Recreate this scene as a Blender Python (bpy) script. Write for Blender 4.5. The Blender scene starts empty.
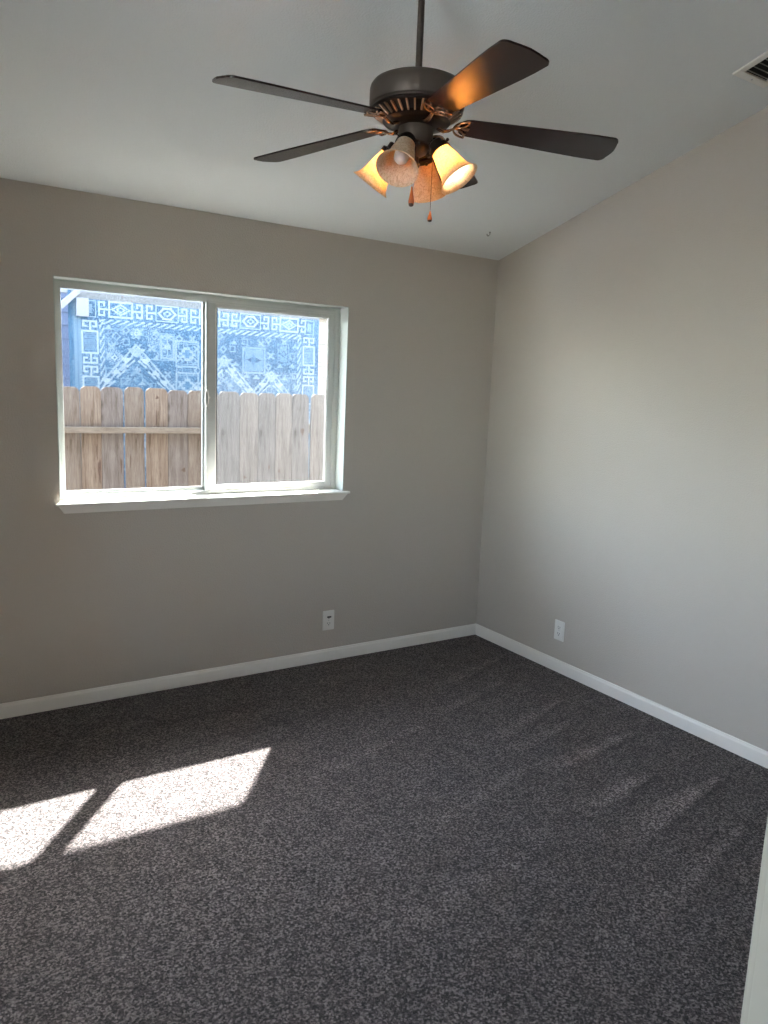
import bpy, bmesh, math, random
from math import sin, cos, pi, radians, tan, sqrt
from mathutils import Vector, Matrix

random.seed(7)
S = bpy.context.scene
C = S.collection

# ------------------------------------------------------------------ camera
cam_d = bpy.data.cameras.new('camera')
cam_d.sensor_fit = 'VERTICAL'
cam_d.sensor_height = 36.0
cam_d.lens = 751.98 / 1024 * 36.0
cam_d.clip_start = 0.02
cam = bpy.data.objects.new('camera', cam_d)
C.objects.link(cam)
_r = Vector((0.84389332, -0.53500297, 0.04019816))
_u = Vector((0.05219466, 0.15643742, 0.98630779))
_f = Vector((0.53396609, 0.83024042, -0.15994079))
M = Matrix((( _r.x, _u.x, -_f.x, -3.2103),
            ( _r.y, _u.y, -_f.y, -3.7816),
            ( _r.z, _u.z, -_f.z,  1.6082),
            (0, 0, 0, 1)))
cam.matrix_world = M
S.camera = cam

# ------------------------------------------------------------------ sky, sun, exposure
world = bpy.data.worlds.new('sky')
S.world = world
world.use_nodes = True
wn = world.node_tree.nodes; wl = world.node_tree.links
wn.clear()
sky = wn.new('ShaderNodeTexSky')
sky.sky_type = 'NISHITA'
sky.sun_disc = False
sky.sun_elevation = radians(44)
sky.sun_rotation = radians(37.4)
bg = wn.new('ShaderNodeBackground')
bg.inputs['Strength'].default_value = 1.6
wo = wn.new('ShaderNodeOutputWorld')
hs = wn.new('ShaderNodeHueSaturation'); hs.inputs['Saturation'].default_value = 0.55
wl.new(sky.outputs[0], hs.inputs['Color']); wl.new(hs.outputs[0], bg.inputs[0]); wl.new(bg.outputs[0], wo.inputs[0])

sun_d = bpy.data.lights.new('sun', 'SUN')
sun_d.energy = 23.0
sun_d.angle = radians(0.9)
sun_d.color = (1.0, 0.98, 0.955)
sun = bpy.data.objects.new('sun', sun_d)
C.objects.link(sun)
sun.rotation_euler = Vector((-0.765, -1.0, -1.214)).to_track_quat('-Z', 'Y').to_euler()
sun.location = (3, 4, 6)

S.view_settings.view_transform = 'Standard'
S.view_settings.look = 'None'
S.view_settings.gamma = 1.0
S.view_settings.use_curve_mapping = False
S.view_settings.exposure = 1.77
try:
    S.cycles.use_denoising = True
    S.cycles.max_bounces = 14
    S.cycles.diffuse_bounces = 8
    S.cycles.transparent_max_bounces = 16
    S.cycles.sample_clamp_indirect = 6
    S.cycles.caustics_refractive = False
    S.cycles.caustics_reflective = False
except Exception:
    pass

# ------------------------------------------------------------------ helpers
def srgb(r, g, b):
    def f(c):
        c /= 255.0
        return c / 12.92 if c <= 0.04045 else ((c + 0.055) / 1.055) ** 2.4
    return (f(r), f(g), f(b), 1.0)

def mat(name, col, rough=0.6, metal=0.0, spec=0.5):
    m = bpy.data.materials.new(name); m.use_nodes = True
    b = m.node_tree.nodes['Principled BSDF']
    b.inputs['Base Color'].default_value = col
    b.inputs['Roughness'].default_value = rough
    b.inputs['Metallic'].default_value = metal
    b.inputs['Specular IOR Level'].default_value = spec
    return m

def nd(m, t): return m.node_tree.nodes.new(t)
def lk(m, a, b): m.node_tree.links.new(a, b)
def bsdf(m): return m.node_tree.nodes['Principled BSDF']

def noise(m, scale, detail=3, rough=0.5, mapping=None, coord='Object'):
    tc = nd(m, 'ShaderNodeTexCoord')
    n = nd(m, 'ShaderNodeTexNoise')
    n.inputs['Scale'].default_value = scale
    n.inputs['Detail'].default_value = detail
    n.inputs['Roughness'].default_value = rough
    if mapping:
        mp = nd(m, 'ShaderNodeMapping'); mp.inputs['Scale'].default_value = mapping
        lk(m, tc.outputs[coord], mp.inputs[0]); lk(m, mp.outputs[0], n.inputs['Vector'])
    else:
        lk(m, tc.outputs[coord], n.inputs['Vector'])
    return n

def ramp(m, src, stops):
    r = nd(m, 'ShaderNodeValToRGB')
    e = r.color_ramp.elements
    while len(e) < len(stops): e.new(0.5)
    for i, (p, c) in enumerate(stops):
        e[i].position = p; e[i].color = c
    lk(m, src, r.inputs[0]); return r

def bump(m, src, strength, dist=0.01):
    b = nd(m, 'ShaderNodeBump')
    b.inputs['Strength'].default_value = strength
    b.inputs['Distance'].default_value = dist
    lk(m, src, b.inputs['Height'])
    lk(m, b.outputs[0], bsdf(m).inputs['Normal'])
    return b

class MB:
    """collects shapes; build() links them as ONE mesh object"""
    def __init__(s): s.bm = bmesh.new()
    def box(s, x0, x1, y0, y1, z0, z1, bevel=0.0, seg=2, mx=None):
        vs = [s.bm.verts.new((x, y, z)) for x in (x0, x1) for y in (y0, y1) for z in (z0, z1)]
        idx = [(0,1,3,2),(4,6,7,5),(0,4,5,1),(2,3,7,6),(0,2,6,4),(1,5,7,3)]
        fs = [s.bm.faces.new([vs[i] for i in f]) for f in idx]
        if bevel > 0:
            es = list({e for f in fs for e in f.edges})
            r = bmesh.ops.bevel(s.bm, geom=es, offset=bevel, segments=seg, affect='EDGES', profile=0.5)
            vs = list({v for v in r['verts']} | {v for v in vs if v.is_valid})
        if mx is not None:
            for v in vs: v.co = mx @ v.co
        return s
    def prism(s, pts, a, b, axis='x', mx=None):
        """polygon pts in the plane across axis, extruded from a to b"""
        def P(p, t):
            if axis == 'x': return (t, p[0], p[1])
            if axis == 'y': return (p[0], t, p[1])
            return (p[0], p[1], t)
        A = [s.bm.verts.new(P(p, a)) for p in pts]; B = [s.bm.verts.new(P(p, b)) for p in pts]
        n = len(pts)
        s.bm.faces.new(A); s.bm.faces.new(B[::-1])
        for i in range(n): s.bm.faces.new([A[i], A[(i+1) % n], B[(i+1) % n], B[i]])
        if mx is not None:
            for v in A + B: v.co = mx @ v.co
        return s
    def lathe(s, prof, seg=48, mx=None, a0=0, a1=2*pi):
        full = abs(a1 - a0 - 2*pi) < 1e-6
        n = seg if full else seg + 1
        rings = []
        for r, z in prof:
            if r < 1e-6:
                v = s.bm.verts.new((0, 0, z)); rings.append([v])
            else:
                rings.append([s.bm.verts.new((r*cos(a0+(a1-a0)*k/seg), r*sin(a0+(a1-a0)*k/seg), z)) for k in range(n)])
        for A, B in zip(rings, rings[1:]):
            for k in range(seg):
                k2 = (k+1) % n
                if len(A) == 1 and len(B) == 1: continue
                if len(A) == 1: s.bm.faces.new([A[0], B[k], B[k2]])
                elif len(B) == 1: s.bm.faces.new([A[k], B[0], A[k2]])
                else: s.bm.faces.new([A[k], B[k], B[k2], A[k2]])
        if mx is not None:
            for R in rings:
                for v in R: v.co = mx @ v.co
        return s
    def tube(s, pts, rad, seg=10, closed=False, mx=None, flat=1.0):
        pts = [Vector(p) for p in pts]; n = len(pts)
        if not isinstance(rad, (list, tuple)): rad = [rad]*n
        rings = []; ref = Vector((0, 0, 1))
        for i in range(n):
            if closed: t = pts[(i+1) % n] - pts[i-1]
            else: t = pts[min(i+1, n-1)] - pts[max(i-1, 0)]
            t.normalize()
            rr = ref if abs(t.dot(ref)) < 0.95 else Vector((1, 0, 0))
            a = t.cross(rr).normalized(); b = a.cross(t).normalized()
            rings.append([s.bm.verts.new(pts[i] + a*rad[i]*cos(2*pi*k/seg) + b*rad[i]*flat*sin(2*pi*k/seg)) for k in range(seg)])
        m = n if closed else n-1
        for i in range(m):
            A, B = rings[i], rings[(i+1) % n]
            for k in range(seg): s.bm.faces.new([A[k], A[(k+1) % seg], B[(k+1) % seg], B[k]])
        if not closed:
            s.bm.faces.new(rings[0][::-1]); s.bm.faces.new(rings[-1])
        if mx is not None:
            for R in rings:
                for v in R: v.co = mx @ v.co
        return s
    def build(s, name, m, parent=None, smooth=None, origin=None):
        bmesh.ops.recalc_face_normals(s.bm, faces=s.bm.faces)
        me = bpy.data.meshes.new(name)
        if origin is not None:
            for v in s.bm.verts: v.co -= Vector(origin)
        s.bm.to_mesh(me); s.bm.free()
        me.materials.append(m)
        if smooth:
            for p in me.polygons: p.use_smooth = True
            try: me.set_sharp_from_angle(angle=radians(smooth))
            except Exception: pass
        o = bpy.data.objects.new(name, me); C.objects.link(o)
        if origin is not None: o.location = origin
        if parent is not None:
            o.parent = parent
        return o

def tag(o, label=None, cat=None, group=None, kind=None):
    if label: o['label'] = label
    if cat: o['category'] = cat
    if group: o['group'] = group
    if kind: o['kind'] = kind
    return o

def empty(name, loc, label=None, cat=None, group=None, kind=None):
    o = bpy.data.objects.new(name, None); C.objects.link(o); o.location = loc
    o.empty_display_size = 0.05
    return tag(o, label, cat, group, kind)

def local(o, root):
    """keep a part modelled in world coordinates in place under a root that is only translated"""
    o.parent = root
    o.location = Vector(o.location) - Vector(root.location)
    return o

def struct(o, label, cat='structure'):
    o['kind'] = 'structure'; o['label'] = label; o['category'] = cat
    return o

# ------------------------------------------------------------------ materials
def wall_mat(name, col):
    m = mat(name, col, 0.62, spec=0.25)
    n = noise(m, 140, 2, 0.5)
    r = ramp(m, n.outputs[0], [(0.42, (0,0,0,1)), (0.62, (1,1,1,1))])
    bump(m, r.outputs[0], 0.35, 0.0018)
    return m
M_wall = wall_mat('greige_wall_paint', srgb(188, 180, 169))
M_ceil = wall_mat('white_ceiling_paint', srgb(220, 222, 220))
M_white = mat('white_semi_gloss_trim', srgb(230, 226, 218), 0.35)
M_vinyl = mat('white_vinyl', srgb(188, 189, 184), 0.4)
M_plate = mat('white_plastic', srgb(226, 224, 218), 0.35)
M_dark = mat('dark_slot', srgb(20, 18, 18), 0.6)
M_chrome = mat('steel', srgb(190, 190, 190), 0.3, 1.0)

# carpet: cut pile, each tuft with its own tone
M_carpet = mat('grey_cut_pile_carpet', srgb(90, 84, 88), 1.0, spec=0.05)
_na = noise(M_carpet, 120, 5.0, 0.8)
_vo = nd(M_carpet, 'ShaderNodeTexVoronoi'); _vo.inputs['Scale'].default_value = 165
_tc = nd(M_carpet, 'ShaderNodeTexCoord'); lk(M_carpet, _tc.outputs['Object'], _vo.inputs['Vector'])
_sp = nd(M_carpet, 'ShaderNodeSeparateColor'); lk(M_carpet, _vo.outputs['Color'], _sp.inputs[0])
_n1 = nd(M_carpet, 'ShaderNodeMath'); _n1.operation = 'MULTIPLY_ADD'; _n1.inputs[1].default_value = 0.30
_nb = nd(M_carpet, 'ShaderNodeMath'); _nb.operation = 'MULTIPLY_ADD'; _nb.inputs[1].default_value = 1.0; _nb.inputs[2].default_value = -0.15
lk(M_carpet, _na.outputs[0], _nb.inputs[0]); lk(M_carpet, _sp.outputs[0], _n1.inputs[0]); lk(M_carpet, _nb.outputs[0], _n1.inputs[2])
_n2 = noise(M_carpet, 9, 3, 0.5)
_c1 = ramp(M_carpet, _n1.outputs[0], [(0.32, srgb(22, 18, 17)), (0.50, srgb(75, 67, 65)), (0.68, srgb(150, 139, 136))])
_at = nd(M_carpet, 'ShaderNodeVertexColor'); _at.layer_name = 'nap'
_mx = nd(M_carpet, 'ShaderNodeMix'); _mx.data_type = 'RGBA'; _mx.blend_type = 'MULTIPLY'
_mx.inputs['Factor'].default_value = 1.0
lk(M_carpet, _c1.outputs[0], _mx.inputs[6]); lk(M_carpet, _at.outputs[0], _mx.inputs[7])
_mx2 = nd(M_carpet, 'ShaderNodeMix'); _mx2.data_type = 'RGBA'; _mx2.blend_type = 'MULTIPLY'
_mx2.inputs['Factor'].default_value = 1.0
_c2 = ramp(M_carpet, _n2.outputs[0], [(0.35, (0.86, 0.86, 0.86, 1)), (0.65, (1.08, 1.08, 1.08, 1))])
lk(M_carpet, _mx.outputs[2], _mx2.inputs[6]); lk(M_carpet, _c2.outputs[0], _mx2.inputs[7])
lk(M_carpet, _mx2.outputs[2], bsdf(M_carpet).inputs['Base Color'])
bump(M_carpet, _n1.outputs[0], 1.0, 0.012)
bsdf(M_carpet).inputs['Sheen Weight'].default_value = 0.15
bsdf(M_carpet).inputs['Sheen Roughness'].default_value = 0.5

def wood_mat(name, dark, mid, light, seed=0.0, along='z', rough=0.8):
    m = mat(name, mid, rough, spec=0.2)
    sc = {'z': (14, 14, 1.1), 'x': (1.1, 14, 14)}[along]
    n = noise(m, 3.0, 6, 0.65, mapping=sc)
    n.noise_dimensions = '4D'; n.inputs['W'].default_value = seed
    n.inputs['Distortion'].default_value = 1.2
    r = ramp(m, n.outputs[0], [(0.27, dark), (0.45, mid), (0.70, light)])
    # knots: sparse stretched cells
    tc = nd(m, 'ShaderNodeTexCoord'); mp = nd(m, 'ShaderNodeMapping')
    mp.inputs['Scale'].default_value = {'z': (6.5, 6.5, 3.2), 'x': (3.2, 6.5, 6.5)}[along]
    mp.inputs['Location'].default_value = (seed, 0, seed*0.7)
    v = nd(m, 'ShaderNodeTexVoronoi'); v.inputs['Scale'].default_value = 1.0
    lk(m, tc.outputs['Object'], mp.inputs[0]); lk(m, mp.outputs[0], v.inputs['Vector'])
    k = ramp(m, v.outputs['Distance'], [(0.03, (0.35, 0.3, 0.27, 1)), (0.13, (1, 1, 1, 1))])
    x = nd(m, 'ShaderNodeMix'); x.data_type = 'RGBA'; x.blend_type = 'MULTIPLY'; x.inputs['Factor'].default_value = 0.8
    lk(m, r.outputs[0], x.inputs[6]); lk(m, k.outputs[0], x.inputs[7])
    fine = noise(m, 3.0, 4, 0.6, mapping=tuple(v_*5.5 for v_ in sc))
    fr_ = ramp(m, fine.outputs[0], [(0.35, (0.78, 0.76, 0.74, 1)), (0.6, (1.06, 1.06, 1.06, 1))])
    y_ = nd(m, 'ShaderNodeMix'); y_.data_type = 'RGBA'; y_.blend_type = 'MULTIPLY'; y_.inputs['Factor'].default_value = 1.0
    lk(m, x.outputs[2], y_.inputs[6]); lk(m, fr_.outputs[0], y_.inputs[7])
    lk(m, y_.outputs[2], bsdf(m).inputs['Base Color'])
    bump(m, n.outputs[0], 0.4, 0.004)
    return m

# ------------------------------------------------------------------ room shell
SL = 0.2565; H = 2.44
XL, YF = -3.78, -3.50            # left wall, front wall (with the doorway the camera stands in)
T = 0.16
WX0, WX1, WZ0, WZ1 = -2.604, -1.066, 1.012, 2.060

# floor (with a grid so the vacuumed nap can be stored per vertex)
NAP = [ # tip x, tip y, heading (deg, towards camera side), length, spread, tone
    (-0.13, -0.42, 201, 0.85, 0.10, 0.22), (-0.40, -0.74, 199, 0.95, 0.11, 0.20),
    (-0.30, -1.085, 199, 0.85, 0.12, 0.26), (-0.42, -1.30, 194, 0.70, 0.10, 0.22),
    (-0.26, -1.54, 189, 0.75, 0.11, 0.30), (-0.52, -1.85, 192, 0.55, 0.13, 0.42),
    (-0.28, -2.02, 192, 0.80, 0.15, 0.46), (-0.55, -2.30, 194, 0.9, 0.12, 0.2),
    (-0.95, -1.55, 196, 0.9, 0.14, 0.16), (-1.15, -1.0, 198, 0.9, 0.12, 0.14),
    (-1.3, -2.0, 193, 0.9, 0.15, 0.12), (-1.7, -0.38, 184, 0.9, 0.05, -0.14),
    (-1.35, -0.62, 184, 1.2, 0.05, -0.14), (-0.2, -2.45, 190, 0.7, 0.13, 0.3)]
def nap_at(x, y):
    v = 1.0
    for tx, ty, h, L, sp, tone in NAP:
        d = (cos(radians(h)), sin(radians(h)))
        px, py = x - tx, y - ty
        a = px*d[0] + py*d[1]
        b = px*(-d[1]) + py*d[0]        # positive: nearer the camera side
        b = -b
        if a <= 0 or a > L: continue
        w = sp * (a / L) ** 0.8 + 0.012
        if -0.02 < b < w:
            edge = min(1.0, (b + 0.02) / 0.025) * (1 - max(0, b) / w) ** 0.7
            fall = 1 - max(0.0, (a / L - 0.45) / 0.55)
            v += 2.7 * tone * edge * fall
        elif -0.05 < b <= -0.02:
            v -= 0.6 * abs(tone) * (1 - a / L) * 2
    return v
bm = bmesh.new()
xs = [XL - 0.5 + i*0.02 for i in range(int((0.1 - XL + 0.5)/0.02) + 1)]
ys = [-5.3 + i*0.02 for i in range(int(5.38/0.02) + 1)]
grid = [[bm.verts.new((x, y, 0)) for x in xs] for y in ys]
for j in range(len(ys)-1):
    for i in range(len(xs)-1):
        bm.faces.new([grid[j][i], grid[j][i+1], grid[j+1][i+1], grid[j+1][i]])
# slab body underneath
base = [bm.verts.new((x, y, -0.12)) for x, y in ((xs[0], ys[0]), (xs[-1], ys[0]), (xs[-1], ys[-1]), (xs[0], ys[-1]))]
bm.faces.new(base[::-1])
me = bpy.data.meshes.new('floor'); bm.to_mesh(me); bm.free()
ca = me.color_attributes.new('nap', 'FLOAT_COLOR', 'POINT')
for i, v in enumerate(me.vertices):
    t = nap_at(v.co.x, v.co.y)
    ca.data[i].color = (t, t, t, 1)
me.materials.append(M_carpet)
floor = bpy.data.objects.new('floor', me); C.objects.link(floor)
struct(floor, 'dark grey brown speckled cut pile carpet with vacuum tracks', 'floor')

# back wall with the window opening
b = MB()
top = H + 0.06
b.box(XL-T, WX0, 0, T, -0.12, top); b.box(WX1, T, 0, T, -0.12, top)
b.box(WX0, WX1, 0, T, -0.12, WZ0-0.002); b.box(WX0, WX1, 0, T, WZ1, top)
struct(b.build('wall_back', M_wall), 'greige textured wall with the window', 'wall')
# right wall (gable shape following the sloped ceiling)
zf = H - SL*(YF - 2.0)
b = MB().prism([(T, -0.12), (T, H), (0, H+0.03), (YF-T, H - SL*(YF-T) + 0.03), (YF-T, -0.12)], 0, T, 'x')
struct(b.build('wall_right', M_wall), 'bare greige wall right of the corner', 'wall')
LY0, LY1, LZ0, LZ1 = -3.30, -2.35, 1.05, 2.60      # added unseen window left of the camera, for fill light
def ztop(y): return H - SL*y + 0.03
b = MB()
b.prism([(T, -0.12), (T, H), (0, ztop(0)), (LY1, ztop(LY1)), (LY1, -0.12)], XL-T, XL, 'x')
b.prism([(LY0, -0.12), (LY0, ztop(LY0)), (YF-T, ztop(YF-T)), (YF-T, -0.12)], XL-T, XL, 'x')
b.box(XL-T, XL, LY0, LY1, -0.12, LZ0); b.prism([(LY0, LZ1), (LY1, LZ1), (LY1, ztop(LY1)), (LY0, ztop(LY0))], XL-T, XL, 'x')
struct(b.build('wall_left', M_wall), 'greige wall left of the room, outside the photo', 'wall')
# front wall with doorway
DX0, DX1, DZ = -3.45, -2.66, 2.04
zt = H - SL*YF + 0.03
b = MB()
b.box(XL, DX0-0.02, YF-0.115, YF, -0.12, zt); b.box(DX1+0.02, 0, YF-0.115, YF, -0.12, zt); b.box(DX0-0.02, DX1+0.02, YF-0.115, YF, DZ+0.02, zt)
struct(b.build('wall_front', M_wall), 'greige wall with the doorway the camera looks through', 'wall')
# ceiling
b = MB().prism([(T, H - SL*T), (T, H - SL*T + 0.15), (YF-T, H - SL*(YF-T) + 0.15), (YF-T, H - SL*(YF-T))], XL-T, T, 'x')
struct(b.build('ceiling', M_ceil), 'white textured ceiling sloping up towards the camera', 'ceiling')

# doorway jamb and casing (rounded edge close to the camera)
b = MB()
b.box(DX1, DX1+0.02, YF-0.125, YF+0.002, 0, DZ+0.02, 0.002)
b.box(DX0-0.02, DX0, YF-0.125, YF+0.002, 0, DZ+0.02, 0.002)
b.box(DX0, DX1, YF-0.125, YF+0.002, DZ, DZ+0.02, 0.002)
M_jamb = mat('shaded_door_trim', srgb(134, 128, 117), 0.5)  # darker than the wall paint, hall shade put into the colour
jamb = struct(b.build('door_1', M_jamb, smooth=35), 'greige rounded doorway edge, darkened for shade, at the bottom right of the photo', 'doorway')
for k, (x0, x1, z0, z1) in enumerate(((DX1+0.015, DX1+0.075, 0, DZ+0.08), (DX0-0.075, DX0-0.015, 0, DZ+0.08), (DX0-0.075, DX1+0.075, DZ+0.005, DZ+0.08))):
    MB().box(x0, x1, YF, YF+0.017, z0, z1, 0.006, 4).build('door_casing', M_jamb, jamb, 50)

# hallway behind the camera
HY = -5.2
b = MB(); b.box(XL-0.4, -1.2, HY-T, HY, -0.12, 2.5); struct(b.build('wall_hallway_back', M_wall), 'hallway wall behind the camera', 'wall')
b = MB(); b.box(XL-0.4-T, XL-0.4, HY-T, YF, -0.12, 2.5); struct(b.build('wall_hallway_left', M_wall), 'hallway wall left behind the camera', 'wall')
b = MB(); b.box(-1.2, -1.2+T, HY-T, YF-0.115, -0.12, 2.5); struct(b.build('wall_hallway_right', M_wall), 'hallway wall right behind the camera', 'wall')
b = MB(); b.box(XL-0.6, -1.0, HY-T, YF-0.115, 2.44, 2.54); struct(b.build('ceiling_hallway', M_ceil), 'flat hallway ceiling behind the camera', 'ceiling')

# baseboards
BP = [(0, 0), (0.013, 0), (0.013, 0.055), (0.0115, 0.060), (0.0085, 0.0635), (0.007, 0.0665), (0.0065, 0.070), (0.0045, 0.0722), (0, 0.0722)]
def baseboard(name, a, b_, nrm, label):
    """profile swept from a to b_; nrm points into the room"""
    bm_ = MB(); n = len(BP)
    rings = [[bm_.bm.verts.new((p.x + nrm[0]*d, p.y + nrm[1]*d, z)) for d, z in BP] for p in (Vector(a), Vector(b_))]
    for i in range(n): bm_.bm.faces.new([rings[0][i], rings[0][(i+1) % n], rings[1][(i+1) % n], rings[1][i]])
    bm_.bm.faces.new(rings[0]); bm_.bm.faces.new(rings[1][::-1])
    return struct(bm_.build(name, M_white, smooth=30), label, 'baseboard')
baseboard('baseboard_back', (XL, 0, 0), (0, 0, 0), (0, -1), 'white baseboard under the window wall')
baseboard('baseboard_right', (0, 0, 0), (0, YF, 0), (-1, 0), 'white baseboard along the right wall')
baseboard('baseboard_left', (XL, YF, 0), (XL, 0, 0), (1, 0), 'white baseboard along the left wall')
baseboard('baseboard_front', (DX1+0.075, YF, 0), (0, YF, 0), (0, 1), 'white baseboard beside the doorway')

# ------------------------------------------------------------------ window
win = empty('window_1', (-1.835, 0.10, 1.012)); struct(win, 'white two pane sliding window', 'window')
def wpart(mb, name, m=M_vinyl, smooth=35): return local(mb.build(name, m, smooth=smooth), win)
# painted reveal liners
b = MB()
b.box(WX0, WX0+0.004, 0.0, 0.095, WZ0, WZ1); b.box(WX1-0.004, WX1, 0.0, 0.095, WZ0, WZ1); b.box(WX0+0.004, WX1-0.004, 0.0, 0.095, WZ1-0.004, WZ1); b.box(WX0+0.004, WX1-0.004, 0.090, 0.15, WZ1-0.013, WZ1-0.003)
wpart(b, 'reveal_liner', mat('eggshell_paint', srgb(178, 184, 178), 0.5))
# main frame
FY0, FY1 = 0.092, 0.165
fx0, fx1, fz0, fz1 = WX0+0.004, WX1-0.004, WZ0+0.006, WZ1-0.012
b = MB()
b.box(fx0, fx0+0.042, FY0, FY1, fz0, fz1, 0.003); b.box(fx1-0.030, fx1, FY0, 0.128, fz0, fz1, 0.003); b.box(fx1-0.016, fx1, 0.127, FY1, fz0, fz1, 0.002)
b.box(fx0+0.040, fx1-0.028, FY0, FY1, fz1-0.022, fz1, 0.003); b.box(fx0+0.040, fx1-0.028, FY0, FY1, fz0, fz0+0.020, 0.003)
# track lips
b.box(fx0+0.040, fx1-0.028, FY0+0.001, FY0+0.006, fz1-0.030, fz1-0.020, 0.001)
b.box(fx0+0.040, fx1-0.028, FY0+0.040, FY0+0.046, fz0+0.018, fz0+0.040, 0.001)
b.box(fx1-0.034, fx1-0.028, FY0+0.038, FY0+0.046, fz0, fz1, 0.001)
wpart(b, 'window_frame')
# fixed left light: thin bead round the glass
gx0, gx1, gz0, gz1 = -2.553, -1.864, 1.050, 2.022
b = MB()
b.box(gx0-0.012, gx0, 0.125, 0.150, gz0-0.02, gz1+0.01, 0.002); b.box(gx1, gx1+0.030, 0.118, 0.150, gz0-0.02, gz1+0.01, 0.002)
b.box(gx0, gx1, 0.125, 0.150, gz0-0.028, gz0, 0.002); b.box(gx0, gx1, 0.125, 0.150, gz1, gz1+0.01, 0.002)
wpart(b, 'fixed_sash')
b = MB(); b.box(gx1-0.001, gx1+0.031, 0.114, 0.122, gz0-0.02, gz1+0.008, 0.001); wpart(b, 'interlock', mat('grey_interlock', srgb(112, 113, 108), 0.6))
b = MB(); b.box(gx1-0.0035, gx1+0.001, 0.120, 0.1235, gz0, gz1); wpart(b, 'gasket', M_dark)
# sliding right sash
sx0, sx1, sz0, sz1 = -1.857, -1.092, 1.034, 2.026
hx0, hx1, hz0, hz1 = -1.806, -1.138, 1.061, 1.996
b = MB()
b.box(sx0, hx0, 0.096, 0.124, sz0, sz1, 0.004); b.box(hx1, sx1, 0.098, 0.124, sz0, sz1, 0.004)
b.box(hx0-0.004, hx1+0.004, 0.099, 0.124, sz0, hz0, 0.003); b.box(hx0-0.004, hx1+0.004, 0.099, 0.124, hz1, sz1, 0.003)
b.box(sx0-0.002, sx0+0.006, 0.091, 0.118, sz0, sz1, 0.002)          # raised pull lip on the meeting stile
sash = wpart(b, 'sliding_sash')
b = MB()
b.box(hx0, hx0+0.008, 0.104, 0.112, hz0, hz1, 0.002); b.box(hx1-0.005, hx1, 0.104, 0.112, hz0, hz1, 0.002)
b.box(hx0, hx1, 0.104, 0.112, hz0, hz0+0.006, 0.002)
wpart(b, 'glazing_bead', M_white)
b = MB(); b.box(sx1-0.0005, sx1+0.003, 0.0965, 0.100, sz0, sz1-0.012); b.box(sx0, sx1, 0.0975, 0.100, sz1-0.0005, sz1+0.0025); b.box(sx0-0.01, sx1, 0.0965, 0.100, sz0-0.003, sz0+0.0002); wpart(b, 'gap_shade_line', mat('gap_shade', srgb(84, 82, 78), 0.7))  # dark strips stand in for the shaded gap between sash and frame
b = MB(); b.box(hx0+0.008, hx0+0.0125, 0.105, 0.113, hz0+0.006, hz1); wpart(b, 'gasket', M_dark)
# latch: a small oval finger pull on the stile
b = MB()
ov = [( -1.855 + 0.008*cos(a), 0.088, 1.530 + 0.043*sin(a)*(1 if abs(sin(a)) < .9 else .98)) for a in [2*pi*k/24 for k in range(24)]]
b.tube(ov, 0.0042, 8, closed=True)
b.box(-1.8500, -1.8380, 0.082, 0.096, 1.526, 1.540, 0.003)
wpart(b, 'latch', M_white, 60)
b = MB(); b.box(-1.8565, -1.8475, 0.0885, 0.0975, 1.500, 1.562, 0.001); wpart(b, 'latch_recess', mat('grey_recess', srgb(120, 118, 112), 0.5))
# glass
M_glass = bpy.data.materials.new('window_glass'); M_glass.use_nodes = True
_t = M_glass.node_tree; _t.nodes.clear()
_o = _t.nodes.new('ShaderNodeOutputMaterial'); _x = _t.nodes.new('ShaderNodeMixShader'); _tr = _t.nodes.new('ShaderNodeBsdfTransparent'); _g = _t.nodes.new('ShaderNodeBsdfGlossy')
_lw = _t.nodes.new('ShaderNodeLayerWeight'); _pw = _t.nodes.new('ShaderNodeMath'); _pw.operation = 'POWER'; _pw.inputs[1].default_value = 5.0
_fr = _t.nodes.new('ShaderNodeMath'); _fr.operation = 'MULTIPLY_ADD'; _fr.inputs[1].default_value = 0.9; _fr.inputs[2].default_value = 0.04
_t.links.new(_lw.outputs['Facing'], _pw.inputs[0]); _t.links.new(_pw.outputs[0], _fr.inputs[0])
_g.inputs['Roughness'].default_value = 0.0; _tr.inputs[0].default_value = (0.96, 0.98, 0.98, 1)
_t.links.new(_fr.outputs[0], _x.inputs[0]); _t.links.new(_tr.outputs[0], _x.inputs[1]); _t.links.new(_g.outputs[0], _x.inputs[2]); _t.links.new(_x.outputs[0], _o.inputs[0])
b = MB(); b.box(gx0-0.004, gx1+0.004, 0.134, 0.138, gz0-0.004, gz1+0.004); wpart(b, 'glass_pane', M_glass, None)
b = MB(); b.box(hx0-0.004, hx1+0.004, 0.110, 0.114, hz0-0.004, hz1+0.004); wpart(b, 'glass_pane', M_glass, None)
# insect screen outside the sliding half
M_screen = bpy.data.materials.new('insect_screen_mesh'); M_screen.use_nodes = True
_t = M_screen.node_tree; _t.nodes.clear()
_o = _t.nodes.new('ShaderNodeOutputMaterial'); _x = _t.nodes.new('ShaderNodeMixShader'); _tr = _t.nodes.new('ShaderNodeBsdfTransparent'); _g = _t.nodes.new('ShaderNodeBsdfDiffuse')
_tl = _t.nodes.new('ShaderNodeBsdfTranslucent'); _ad = _t.nodes.new('ShaderNodeMixShader')
_g.inputs[0].default_value = srgb(150, 152, 156); _tl.inputs[0].default_value = srgb(150, 152, 156)
_x.inputs[0].default_value = 0.03
_t.links.new(_g.outputs[0], _ad.inputs[1]); _t.links.new(_tl.outputs[0], _ad.inputs[2])
_t.links.new(_tr.outputs[0], _x.inputs[1]); _t.links.new(_ad.outputs[0], _x.inputs[2]); _t.links.new(_x.outputs[0], _o.inputs[0])
b = MB(); b.box(-1.86, -1.10, 0.1560, 0.1566, 1.04, 2.03); wpart(b, 'insect_screen', M_screen, None)

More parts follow.
